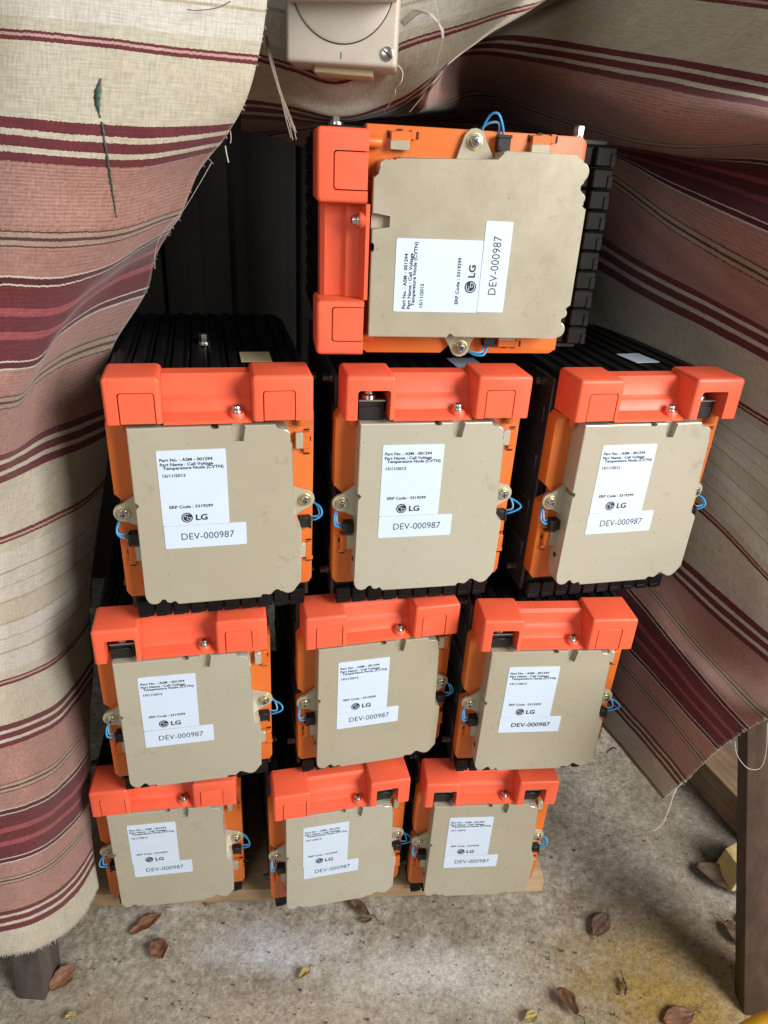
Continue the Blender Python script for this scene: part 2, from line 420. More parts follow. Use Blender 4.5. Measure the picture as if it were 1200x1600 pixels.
# ------------------------------------------------------------------ workbench the cloth hangs from
bench = obj('workbench', None); bench.location = (0, .7, 0)
def bench_part(name, me):
    o = obj(name, me, bench); o.matrix_parent_inverse = Matrix.Translation((0, -.7, 0)); return o
b = bmesh.new(); add_box(b, -.95, 1.15, .60, 1.70, 1.50, 1.54, .003); bench_part('bench_top', finish(b, 'bench_top', 'greyleg', 40))
b = bmesh.new(); add_box(b, -.93, 1.13, .775, .80, 1.36, 1.50, .003); bench_part('apron', finish(b, 'apron', 'greyleg', 40))
for xs in (-.93, 1.11):  # unseen side boards added to keep stray light from behind the stack
    b = bmesh.new(); add_box(b, xs, xs + .02, .82, 1.69, .02, 1.49, .003); bench_part('side_blocker', finish(b, 'side_blocker', 'backboard', 40))
def leg_mesh(name, foot, top, w, d, mat):
    bm = bmesh.new()
    add_box(bm, 0, w, 0, d, 0, 1, .0)
    for v in bm.verts:
        t = v.co.z; base = Vector(foot).lerp(Vector(top), t)
        v.co = Vector((base.x + v.co.x, base.y + v.co.y, base.z))
    bmesh.ops.bevel(bm, geom=list(bm.edges), offset=.003, segments=2, profile=.5, affect='EDGES')
    return finish(bm, name, mat, 40)
pR = at_floor(1165, 1588); pR2 = at(1170, 1150, pR.y + .15)
k = (1.5 + .02) / (pR2.z + .02)
topR = pR + (pR2 - pR) * 1.0; topR = pR.lerp(pR2, 1.5 / pR2.z)
bench_part('leg', leg_mesh('leg', (pR.x, pR.y, -.01), topR, .075, .035, 'darkleg'))
pL = at_floor(24, 1560)
bench_part('leg', leg_mesh('leg_grey', (pL.x, pL.y, -.01), (pL.x - .04, pL.y + .30, 1.5), 0.043, .055, 'greyleg'))
tag(bench, 'wooden workbench with a dark brown right leg and grey left leg behind the cloth', 'workbench')
b = bmesh.new(); add_box(b, -.03, .03, 0, .06, 0, 1.5, .003)
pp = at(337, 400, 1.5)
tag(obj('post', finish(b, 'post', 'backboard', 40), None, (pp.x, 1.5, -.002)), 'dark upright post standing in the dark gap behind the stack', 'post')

# ------------------------------------------------------------------ plank under the stack
pa = at_floor(120, 1423); pb = at_floor(848, 1398)
ang = math.atan2(pb.y - pa.y, pb.x - pa.x); Ln = (pb - pa).length
bm = bmesh.new(); add_box(bm, 0, Ln, 0, .34, 0, .03, .002)
for v in bm.verts: v.co.z += .0006 * noise.noise(v.co * 30)
tag(obj('wooden_plank', finish(bm, 'wooden_plank', 'plank', 40), None, (pa.x, pa.y + .006, .0), (0, 0, ang)), 'pale wooden board lying on the concrete under the stack of battery modules', 'plank')

# ------------------------------------------------------------------ battery module
def arc(cx, cz, r, a0, a1, n):
    return [(cx + r * math.cos(math.radians(a0 + (a1 - a0) * i / n)), cz + r * math.sin(math.radians(a0 + (a1 - a0) * i / n))) for i in range(n + 1)]
BOT = .040; TOP = .248
outline = []
# bottom edge, left to right
outline += [(-.0825, .056)] + arc(-.0735, .0505, .0085, 180, 330, 7)
outline += [(-.0645, .0495), (-.0628, .0495)] + arc(-.0570, .0475, .0052, 190, 330, 5)
outline += [(-.0505, .0475), (-.0495, BOT), (.0425, BOT), (.0435, .0465)]
outline += arc(.0510, .0475, .0052, 210, 350, 5) + [(.0575, .0500), (.0625, .0505)]
outline += arc(.0735, .0515, .0090, 205, 350, 7) + [(.0845, .0550), (.0880, .0560)]
# right edge, upwards
outline += [(.0885, .1250), (.0870, .1285), (.0795, .1320), (.0790, .2240), (.0765, .2255), (.0762, .2290)]
outline += arc(.0700, .2360, .0068, -30, 80, 5) + [(.0640, .2435), (.0625, .2435), (.0622, TOP)]
# top edge, right to left, with bolt slot and small notch
outline += [(.0305, TOP), (.0305, .2300), (.0185, .2300), (.0185, TOP), (.0050, TOP), (.0050, .2440), (-.0020, .2440), (-.0020, TOP), (-.0825, TOP)]
outline += [(-.0828, .1665), (-.0775, .1660), (-.0775, .1620), (-.0826, .1610)]
bm = bmesh.new(); add_prism(bm, outline, 0, .027, .0014, 2)
# floor of the bolt slot, ears for the side screws
add_box(bm, .0180, .0310, .0075, .0120, .2290, .2478)
add_prism(bm, [(-.080, .170), (-.080, .128)] + arc(-.097, .147, .0105, 290, 90, 8), .0200, .0235, .0006, 1)
add_prism(bm, [(.078, .128), (.078, .168)] + arc(.0948, .151, .0112, 90, -90, 8), .0215, .0250, .0006, 1)
ME_COVER = finish(bm, 'cover', 'cover', 18)
# dark hole on the cover's left flank
bm = bmesh.new(); add_lathe(bm, [(.0030, 0), (.0030, .0006)], 14, Matrix.Translation((-.0831, .014, .078)) @ Matrix.Rotation(-PI / 2, 4, 'Y'))
ME_HOLE = finish(bm, 'vent_hole', 'blackmatte')

# orange front panel: a shallow tray with a wire notch in its left flank
pan = [(-.100, .038), (.098, .038)] + arc(.098, .046, .006, -90, 0, 4)[1:] + [(.105, .252), (-.100, .252), (-.105, .245), (-.105, .166), (-.092, .154), (-.092, .146), (-.105, .140), (-.105, .046)] + arc(-.098, .045, .006, 180, 250, 3)[1:]
bm = bmesh.new(); add_prism(bm, pan, .0265, .046, .0022, 2)
for zz in (.243,):
    for xx in (-.086, .090): add_lathe(bm, [(.0050, -.004), (.0050, .012), (.0036, .0145)], 14, Matrix.Translation((xx, .022, zz + .010)) @ Matrix.Rotation(PI, 4, 'X'))
ME_PANEL = finish(bm, 'front_panel', 'orange', 40)
# clip bracket (orange) and cover tab (beige)
bm = bmesh.new(); add_box(bm, -.0045, .0045, -.006, .002, -.0095, .0095, .0008, 1); add_box(bm, -.002, .006, -.0045, .001, -.014, -.0095, .0005, 1)
ME_CLIP = finish(bm, 'clip', 'orange', 40)
bm = bmesh.new()
add_box(bm, -.0012, .0048, -.0014, .001, .0105, .0118); add_box(bm, -.0012, .0048, -.0014, .001, -.0172, -.0159); add_box(bm, .0052, .0064, -.0014, .001, -.002, .003)
ME_SLIT = finish(bm, 'clip_slot', 'blackmatte')
bm = bmesh.new(); add_box(bm, -.004, .004, -.003, .003, -.009, .009, .0006, 1)
ME_TAB = finish(bm, 'cover_tab', 'cover', 40)

# terminal caps (inverted U blocks), bridge bar, knock-out panels
CB, CT = .2536, .300
def cap_mesh(x0, x1, a0, a1):
    r = .003; zo = .285
    pts = [(x0, CB), (a0, CB), (a0, zo - r)] + arc(a0 + r, zo - r, r, 180, 90, 3)[1:] + arc(a1 - r, zo - r, r, 90, 0, 3) + [(a1, CB), (x1, CB)]
    ro = .0045
    pts += [(x1, CT - ro)] + arc(x1 - ro, CT - ro, ro, 0, 90, 4)[1:] + arc(x0 + ro, CT - ro, ro, 90, 180, 4)
    n = len(pts); bm = bmesh.new()
    first = next(i for i, p in enumerate(pts) if p == (x1, CB))
    sel = set(range(first, n))
    add_prism(bm, pts, -.0048, .0455, .0036, 3, sel)
    return finish(bm, 'terminal_cap', 'coral', 38)
ME_CAPL = cap_mesh(-.100, -.0475, -.0870, -.0530)
ME_CAPR = cap_mesh(.0390, .100, .0495, .0820)
def knock_mesh(a0, a1):
    g = .0010; r = .0026; zo = .285 - g; a0 += g; a1 -= g
    pts = [(a0, CB + .0003), (a1, CB + .0003), (a1, zo - r)] + arc(a1 - r, zo - r, r, 0, 90, 3)[1:] + arc(a0 + r, zo - r, r, 90, 180, 3)
    bm = bmesh.new(); add_prism(bm, pts, -.0046, .0005, .0004, 1)
    return finish(bm, 'knockout_panel', 'coral', 40)
ME_KL = knock_mesh(-.0870, -.0530); ME_KR = knock_mesh(.0495, .0820)
bar = [(.0015, .2500), (.0015, .2535), (.0060, .2555), (.0150, .2585), (.0175, .2620), (.0190, .2700), (.0235, .2735), (.0250, .2760), (.0265, .2900), (.0300, .2940), (.0455, .2950), (.0455, .2500)]
bm = bmesh.new()
L = [bm.verts.new((-.0472, y, z)) for y, z in bar]; R = [bm.verts.new((.0387, y, z)) for y, z in bar]
bm.faces.new(L); bm.faces.new(list(reversed(R)))
for i in range(len(bar)): bm.faces.new((L[i], L[(i + 1) % len(bar)], R[(i + 1) % len(bar)], R[i]))
add_lathe(bm, [(.0082, 0), (.0080, .007), (.0070, .0085)], 20, Matrix.Translation((.0242, .0092, .2510)))
ME_BAR = finish(bm, 'bridge_bar', 'coral', 35)

# fasteners
def bolt_mesh(name, r, h, hexr=None, mat='steel'):
    bm = bmesh.new()
    add_lathe(bm, [(r, 0), (r, h * .22), (r * .97, h * .28)], 20, Matrix())
    if hexr: add_lathe(bm, [(hexr, h * .26), (hexr, h * .9), (hexr * .88, h)], 6, Matrix())
    else: add_lathe(bm, [(r * .74, h * .26), (r * .74, h * .7), (r * .62, h * .92), (r * .3, h)], 18, Matrix())
    return finish(bm, name, mat, 35)
ME_SCREW = bolt_mesh('screw', .0064, .0052)
ME_TOPSCREW = bolt_mesh('screw_upright', .0060, .0070)
ME_HEX = bolt_mesh('hex_bolt', .0075, .0124, .0056)
ME_HEXD = bolt_mesh('dark_hex_bolt', .0062, .0110, .0046, 'dark_steel')
bm = bmesh.new()
for a in (0, PI / 2):
    bb = bmesh.new(); add_box(bb, -.0030, .0030, -.0006, .0006, 0, .0004)
    bmesh.ops.rotate(bb, verts=bb.verts, cent=(0, 0, 0), matrix=Matrix.Rotation(a + .4, 3, 'Z'))
    t = bpy.data.meshes.new('t'); bb.to_mesh(t); bb.free(); bm.from_mesh(t); bpy.data.meshes.remove(t)
ME_CROSS = finish(bm, 'drive_recess', 'blackmatte')
bm = bmesh.new(); add_lathe(bm, [(.0076, 0), (.0076, .0010), (.0071, .0013)], 22, Matrix())
ME_WASH = finish(bm, 'washer', 'yellow_zinc', 35)

# connectors and wires
bm = bmesh.new(); add_box(bm, -.0065, .0065, -.006, .007, -.0062, .0062, .0007, 1); add_box(bm, -.0072, -.0045, -.0072, .0, -.0070, .0070, .0004, 1); add_box(bm, .002, .0045, -.0068, -.005, -.004, .004)
ME_CONN = finish(bm, 'connector', 'blackmatte', 40)
def wire_mesh(pts, mat):
    bm = bmesh.new(); add_tube(bm, smooth_path(pts, 18), .00115, 7); return finish(bm, 'wire', mat, 60)
def wires(seed):
    rnd = random.Random(seed); j = lambda a: (rnd.random() - .5) * a
    out = []
    for k, mat in ((0, 'wire'), (1, 'wire2')):
        o = .0028 * k; e = .116 + j(.006) - .003 * k
        out.append(wire_mesh([(.099, .026 + o, .124 + o), (.106, .022 + o, .1245 + o), (e, .020 + o, .130 + j(.004)), (e - .001, .024 + o, .138 + j(.004)), (.106, .030 + o, .142), (.098, .034, .1415)], mat))
    for k, mat in ((0, 'wire'), (1, 'wire2')):
        o = .0028 * k; e = -.1055 + j(.005) + .003 * k
        out.append(wire_mesh([(-.092, .024 + o, .1185 + o), (-.099, .018 + o, .1185 + o), (e, .014 + o, .1240 + j(.004)), (e, .018 + o, .133 + j(.003)), (-.100, .029 + o, .1395), (-.096, .036, .150)], mat))
    return out
WIRESETS = [wires(s) for s in range(4)]

# cell cartridges, end plates
PITCHX = .0196
bm = bmesh.new()
add_box(bm, -.0094, .0094, .047, .335, .003, .2895, .0012, 1)
add_box(bm, -.0090, .0015, .048, .334, .283, .2920, .0012, 2)
add_box(bm, .0042, .0082, .052, .330, .283, .2908, .0008, 1)
add_box(bm, -.0088, .0088, .0385, .060, .0, .021, .0012, 1)
add_box(bm, -.0088, .0030, .0372, .050, .0005, .006, .0005, 1)
add_box(bm, -.0094, .0094, .0400, .060, .004, .018, .0006, 1)
add_box(bm, -.0088, .0088, .0445, .060, .023, .036, .0010, 1)
add_box(bm, -.0070, .0070, .0410, .060, .276, .290, .0030, 2)
ME_CELL = finish(bm, 'cell_cartridge', 'black', 35)
bm = bmesh.new(); add_box(bm, 0, .0055, .050, .333, .006, .286, .0012, 1)
for zz in (.05, .11, .17, .23): add_box(bm, .0045, .0072, .06, .325, zz, zz + .02, .001, 1)
ME_PLATE_R = finish(bm, 'end_plate', 'endplate', 40)
bm = bmesh.new(); add_box(bm, -.0055, 0, .050, .333, .006, .286, .0012, 1)
for zz in (.05, .11, .17, .23): add_box(bm, -.0072, -.0045, .06, .325, zz, zz + .02, .001, 1)
ME_PLATE_L = finish(bm, 'end_plate', 'endplate', 40)

# terminal inside a cap
bm = bmesh.new(); add_box(bm, -.0135, .0135, .010, .044, .2500, .2690, .0008, 1); add_box(bm, -.0135, .0100, .0075, .020, .2500, .2640, .0006, 1)
ME_TERM = finish(bm, 'terminal_block', 'blackmatte', 40)
bm = bmesh.new(); add_box(bm, -.0140, .0140, .007, .044, .2700, .2716); add_lathe(bm, [(.0085, 0), (.0085, .0022), (.0060, .0035), (.0060, .0075), (.005, .0085)], 16, Matrix.Translation((-.001, .022, .2716)))
ME_BUSBAR = finish(bm, 'terminal_stud', 'steel', 35)

# labels
def sheet(x0, x1, z0, z1, th=.00035, r=.0016):
    pts = arc(x0 + r, z0 + r, r, 180, 270, 3) + arc(x1 - r, z0 + r, r, 270, 360, 3) + arc(x1 - r, z1 - r, r, 0, 90, 3) + arc(x0 + r, z1 - r, r, 90, 180, 3)
    bm = bmesh.new(); add_prism(bm, pts, -th, .0002); return bm
# the sheets are centred on their own middle so they can be turned a little
ME_LABEL = finish(sheet(-.0340, .0340, -.0425, .0425), 'data_label', 'paper')
ME_SERIAL = finish(sheet(-.0425, .0425, -.0135, .0135), 'serial_label', 'paper')
S = .0046
ME_PRINT = text_mesh([('Part No. : ASM - 001294', -.0315, .0308, S, .00013, 1.10), ('Part Name : Cell Voltage', -.0315, .0258, S, .00013, 1.10), ('Temperature Node (CVTN)', -.0285, .0218, S, .00013, 1.10),
                      ('15/11/2012', -.0305, .0135, S, .00012, 1.10), ('ERP Code : 3319299', -.0262, -.0222, S, .00013, 1.12), ('LG', -.0008, -.0370, .0092, .00028, 1.12)], 'lettering', .00048)
ME_DEV = text_mesh([('DEV-000987', -.0262, -.0036, .0115, -.00004, .92)], 'serial_lettering', .00048)
ME_DEVB = text_mesh([('DEV-000987', -.0262, -.0036, .0100, .00016, 1.04)], 'serial_lettering_bold', .00048)
def emblem():
    bm = bmesh.new(); add_lathe(bm, [(.0058, 0), (.0058, .0002)], 30, Matrix.Translation((-.0092, -.0003, -.0336)) @ Matrix.Rotation(PI / 2, 4, 'X'))
    return finish(bm, 'emblem', 'emblem')
def emblem_face():
    bm = bmesh.new()
    cx, cz = -.0092, -.0336
    def strip(path, w):
        a = []; n = len(path)
        for i, (x, z) in enumerate(path):
            p0 = path[max(i - 1, 0)]; p1 = path[min(i + 1, n - 1)]
            dx, dz = p1[0] - p0[0], p1[1] - p0[1]; l = math.hypot(dx, dz) or 1
            a.append(((x - dz / l * w, z + dx / l * w), (x + dz / l * w, z - dx / l * w)))
        V = [[bm.verts.new((q[0], -.00065, q[1])) for q in pr] for pr in a]
        for u, v in zip(V, V[1:]): bm.faces.new((u[0], u[1], v[1], v[0]))
    strip(arc(cx, cz, .0043, 60, 360, 18) + [(cx + .0012, cz)], .00032)
    strip([(cx + .0001, cz + .0022), (cx + .0001, cz - .0022), (cx + .0016, cz - .0022)], .00030)
    bm.faces.new([bm.verts.new((cx - .0018 + .0007 * math.cos(t * PI / 5), -.00065, cz + .0018 + .0007 * math.sin(t * PI / 5))) for t in range(10)])
    me = bpy.data.meshes.new('emblem_face'); bm.to_mesh(me); bm.free(); me.materials.append(M['paper']); return me
ME_EMB = emblem(); ME_FACE = emblem_face()
bm = bmesh.new(); add_box(bm, -.0165, .0165, -.021, .021, 0, .0004); ME_TOPLAB = finish(bm, 'top_label', 'paper')
bm = bmesh.new(); add_box(bm, -.0165, .0165, -.021, .021, 0, .0004); ME_TOPLAB_Y = finish(bm, 'top_label_yellow', 'paper_yellow')

RXF = (PI / 2, 0, 0)      # lathe axis z -> -y (towards the viewer)
def make_module(loc, rot, label, open_l, open_r, idx, toplab, serial=ME_DEV):
    rnd = random.Random(100 + idx)
    t = obj('battery_module', None, None, loc, rot); t.empty_display_size = .05
    tag(t, label, 'battery module', 'battery modules in the stack')
    obj('front_panel', ME_PANEL, t)
    cv = obj('cover', ME_COVER, t); obj('vent_hole', ME_HOLE, cv)
    obj('bridge_bar', ME_BAR, t)
    for me, kn, op, tx in ((ME_CAPL, ME_KL, open_l, -.070), (ME_CAPR, ME_KR, open_r, .0655)):
        c = obj('terminal_cap', me, t)
        if op:
            tb = obj('terminal_block', ME_TERM, t, (tx, 0, 0)); obj('terminal_stud', ME_BUSBAR, tb)
        else:
            obj('knockout_panel', kn, c)
    # labels
    lb = obj('data_label', ME_LABEL, t, (-.0230 + (rnd.random() - .5) * .001, -.0001, .1815), (0, (rnd.random() - .5) * .012, 0))
    obj('lettering', ME_PRINT, lb)['kind'] = 'stuff'; e = obj('emblem', ME_EMB, lb); obj('emblem_face', ME_FACE, lb)
    sl = obj('serial_label', ME_SERIAL, t, (-.0145 + (rnd.random() - .5) * .0012, -.0001, .1247 + (rnd.random() - .5) * .001), (0, (rnd.random() - .5) * .022, 0))
    obj('lettering', serial, sl)['kind'] = 'stuff'
    # screws
    for x, y, z in ((-.0970, .0200, .147), (.0948, .0215, .151)):
        obj('washer', ME_WASH, t, (x, y, z), RXF)
        s = obj('screw', ME_SCREW, t, (x, y - .0012, z), (PI / 2, rnd.random() * 3, 0)); obj('drive_recess', ME_CROSS, s, (0, 0, .0050))
    s = obj('screw', ME_TOPSCREW, t, (.0242, .0092, .2595), (rnd.uniform(0, .05), 0, rnd.random() * 3)); obj('drive_recess', ME_CROSS, s, (0, 0, .0068))
    # clips, connectors, wires
    for x, z, sx in ((.0955, .221, 1), (.0985, .086, 1), (-.0925, .096, -1)):
        c = obj('clip', ME_CLIP, t, (x, .0265, z)); c.scale = (sx, 1, 1)
        q = obj('clip_slot', ME_SLIT, c)
        k = obj('cover_tab', ME_TAB, t, (x - .007 * sx, .0215, z + .001))
    obj('connector', ME_CONN, t, (.0945, .0230, .1235), (0, PI, 0)); obj('connector', ME_CONN, t, (-.0880, .0205, .1170))
    for w in WIRESETS[idx % 4]: obj('wire', w, t)
    # body
    for i in range(10):
        obj('cell_cartridge', ME_CELL, t, ((i - 4.5) * PITCHX, 0, 0))
    obj('end_plate', ME_PLATE_R, t, (.0978, 0, 0)); obj('end_plate', ME_PLATE_L, t, (-.0978, 0, 0))
    for z in (.028, .276):
        for s in (-1, 1):
            obj('bolt', ME_HEXD if idx else ME_HEX, t, (s * .1030, .075, z), (0, s * PI / 2, 0))
    for x, y in ((-.004, .158),):
        if idx not in (0, 3): obj('bolt', ME_HEX, t, (x, y, .2915))
    if toplab:
        obj('top_label', toplab[0], t, (toplab[1], toplab[2], .2923), (0, 0, toplab[3]))
    return t
LB = [
 'battery module lying on its side on top of the stack, switch end to the left',
 'battery module in the upper row at left, yellowed paper sticker on its black top',
 'middle battery module of the upper row, left red cap open, directly under the sideways module',
 'battery module at the right end of the upper row, right red cap open',
 'battery module at left in the second row from the floor, left red cap open',
 'middle battery module of the second row from the floor, both red caps closed',
 'battery module at right in the second row from the floor, bold serial number',
 'battery module at the left end of the bottom row beside the hanging cloth',
 'middle battery module of the bottom row on the plank, right red cap open',
 'battery module at the right end of the bottom row, both red caps open']
LB[0] = 'battery module lying on its side alone on top of the stack'
POSE = [(.1412, .7334, 10.24), (-.1752, .6575, 15.0), (.0507, .7083, 12.75), (.2936, .7488, 14.15), (-.2310, .6711, 13.7), (.0082, .7245, 15.76), (.2297, .7279, 7.19), (-.2883, .7014, 10.7), (-.0347, .7188, 14.64), (.1836, .7444, 6.05)]
ROWZ = [.030, .3347, .6394]
row = [3, 2, 2, 2, 1, 1, 1, 0, 0, 0]
OPEN = [(0, 0), (0, 0), (1, 0), (0, 1), (1, 0), (0, 0), (1, 0), (0, 0), (0, 1), (1, 1)]
TL = {0: (ME_TOPLAB, .06, .085, 0.1), 1: (ME_TOPLAB_Y, .050, .097, .0), 2: (ME_TOPLAB, .05, .075, .05), 3: (ME_TOPLAB, .036, .112, .1)}
for i in range(10):
    x, y, yw = POSE[i]; yw = math.radians(yw)
    if i == 0:
        loc = Vector((x + .077 * math.cos(yw), y + .077 * math.sin(yw), ROWZ[2] + .3047 + .1157)); rm = Matrix.Rotation(yw, 3, 'Z') @ Matrix.Rotation(-PI / 2 - math.radians(.5), 3, 'Y'); rot = rm.to_euler()
    else:
        loc = (x, y, ROWZ[row[i]]); rot = (0, 0, yw)
    make_module(loc, rot, LB[i], OPEN[i][0], OPEN[i][1], i, TL.get(i), ME_DEVB if i == 6 else ME_DEV)

# ------------------------------------------------------------------ striped cloth
UNIT = .00055
def cloth_mesh(name, rows, ncol, step, amp, seed):
    """rows: (v, [(param, px, py, Y)...]) each row one woven line of the cloth; lofted into one sheet"""
    pmax = max(r[1][-1][0] for r in rows)
    G = []
    for v, pts in rows:
        P = [(p, at(px, py, Y)) for p, px, py, Y in pts]
        G.append((v, [crom(P, pmax * i / (ncol - 1)) for i in range(ncol)]))
    v0, v1 = G[0][0], G[-1][0]; nr = int((v1 - v0) / step) + 1
    grid = []; vs = []
    for j in range(nr):
        v = v0 + (v1 - v0) * j / (nr - 1); vs.append(v)
        grid.append([crom([(g[0], g[1][i]) for g in G], v) for i in range(ncol)])
    us = []
    for r in grid:
        s = [0]
        for a, b_ in zip(r, r[1:]): s.append(s[-1] + (b_ - a).length)
        us.append(s)
    V = []
    for j in range(nr):
        for i in range(ncol):
            a = grid[j][max(i - 1, 0)]; b_ = grid[j][min(i + 1, ncol - 1)]; c = grid[max(j - 1, 0)][i]; d = grid[min(j + 1, nr - 1)][i]
            n = (b_ - a).cross(d - c)
            n = n.normalized() if n.length > 1e-9 else Vector((0, -1, 0))
            u = us[j][i]; w = vs[j] * UNIT
            h = amp * (noise.noise((u * 7 + seed, w * 6, seed)) + .45 * noise.noise((u * 20, w * 15 + seed, seed * 2)) + .16 * noise.noise((u * 60, w * 55, seed)) + .8 * (.5 - abs(noise.noise((u * 9 + w * 4, w * 5 - u * 3, seed + 9)))))
            V.append(grid[j][i] + n * h)
    F = [(j * ncol + i, j * ncol + i + 1, (j + 1) * ncol + i + 1, (j + 1) * ncol + i) for j in range(nr - 1) for i in range(ncol - 1)]
    me = bpy.data.meshes.new(name); me.from_pydata([tuple(p) for p in V], [], F)
    uv = me.uv_layers.new(name='UVMap')
    for l in me.loops:
        j, i = divmod(l.vertex_index, ncol)
        uv.data[l.index].uv = (us[j][i] / UNIT / 1000, vs[j] / 1000)
    for p in me.polygons: p.use_smooth = True
    me.materials.append(M['cloth'])
    return me, V, nr

def lrow(v, pts, Yl, Yr, pw=1.8):
    """left-hand cloth: image points left to right, depth from Yl to Yr"""
    x0, x1 = pts[0][0], pts[-1][0]; out = []
    pts = [(-160, pts[0][1] + (pts[0][1] - pts[1][1]) / max(1, (pts[1][0] - pts[0][0])) * 90)] + list(pts)
    n = len(pts) - 1
    # parameter by arc length
    s = [0]
    for a, b_ in zip(pts, pts[1:]): s.append(s[-1] + math.hypot(b_[0] - a[0], b_[1] - a[1]))
    for (px, py), q in zip(pts, s):
        t = q / s[-1]; f = max(0, (px - x0) / (x1 - x0)) if x1 > x0 else 0
        out.append((t, px, py, Yl + (Yr - Yl) * f ** pw + (.02 if px < -100 else 0)))
    return (v, out)
LR = [
 lrow(-40, [(0, -160), (200, -150), (425, -135)], .60, .66),
 lrow(100, [(0, -25), (200, -8), (417, 16)], .59, .655),
 lrow(179, [(0, 51), (150, 63), (280, 80), (404, 92)], .585, .65),
 lrow(249, [(0, 119), (150, 128), (300, 140), (386, 152)], .58, .65),
 lrow(343, [(0, 215), (130, 227), (230, 230), (300, 221), (352, 212)], .575, .66),
 lrow(430, [(0, 300), (120, 304), (200, 301), (260, 286), (308, 272)], .57, .68),
 lrow(498, [(0, 371), (100, 373), (180, 366), (230, 352), (284, 333)], .565, .70),
 lrow(562, [(0, 437), (110, 436), (170, 416), (220, 385), (268, 358)], .565, .72, 1.4),
 lrow(630, [(0, 507), (92, 500), (142, 458), (192, 424), (244, 402)], .565, .75, 1.2),
 lrow(698, [(0, 573), (58, 566), (96, 520), (153, 484), (230, 458)], .57, .77, 1.1),
 lrow(762, [(0, 631), (32, 626), (62, 588), (110, 560), (180, 535)], .575, .78, 1.0),
 lrow(917, [(0, 732), (30, 720), (75, 698), (120, 680), (176, 655)], .60, 0.81, 0.9),
 lrow(1081, [(0, 847), (50, 827), (100, 802), (137, 780), (166, 752)], .60, 0.82, 1.1),
 lrow(1260, [(0, 960), (62, 935), (112, 905), (150, 870)], .595, 0.82, 1.15),
 lrow(1439, [(0, 1067), (50, 1050), (88, 1030), (120, 1000), (143, 968)], 0.575, 0.81, 1.2),
 lrow(1603, [(0, 1152), (50, 1135), (92, 1112), (120, 1082), (146, 1043)], 0.565, 0.79, 1.4),
 lrow(1758, [(0, 1234), (50, 1217), (88, 1197), (112, 1172), (138, 1135)], 0.555, 0.745, 2.0),
 lrow(1890, [(0, 1311), (50, 1296), (88, 1275), (115, 1250), (140, 1210)], 0.55, 0.735, 2.0),
 lrow(2022, [(0, 1379), (50, 1365), (88, 1345), (114, 1318), (142, 1280)], 0.545, 0.725, 2.0),
 lrow(2177, [(0, 1440), (50, 1427), (88, 1407), (116, 1382), (146, 1335)], 0.54, 0.71, 2.0),
 lrow(2290, [(0, 1494), (50, 1485), (88, 1467), (125, 1436), (153, 1385)], 0.535, 0.7, 2.0),
]
def add_sol(o, th=.0012):
    md = o.modifiers.new('thickness', 'SOLIDIFY'); md.thickness = th; md.offset = 0
me, VL, nrL = cloth_mesh('hanging_cloth', LR, 70, 9, .0028, 1.7)
NCL = 70
leftc = obj('hanging_cloth', me); add_sol(leftc)
tag(leftc, 'faded burgundy and cream striped cloth hanging down the left side with a green paint streak', 'cloth')

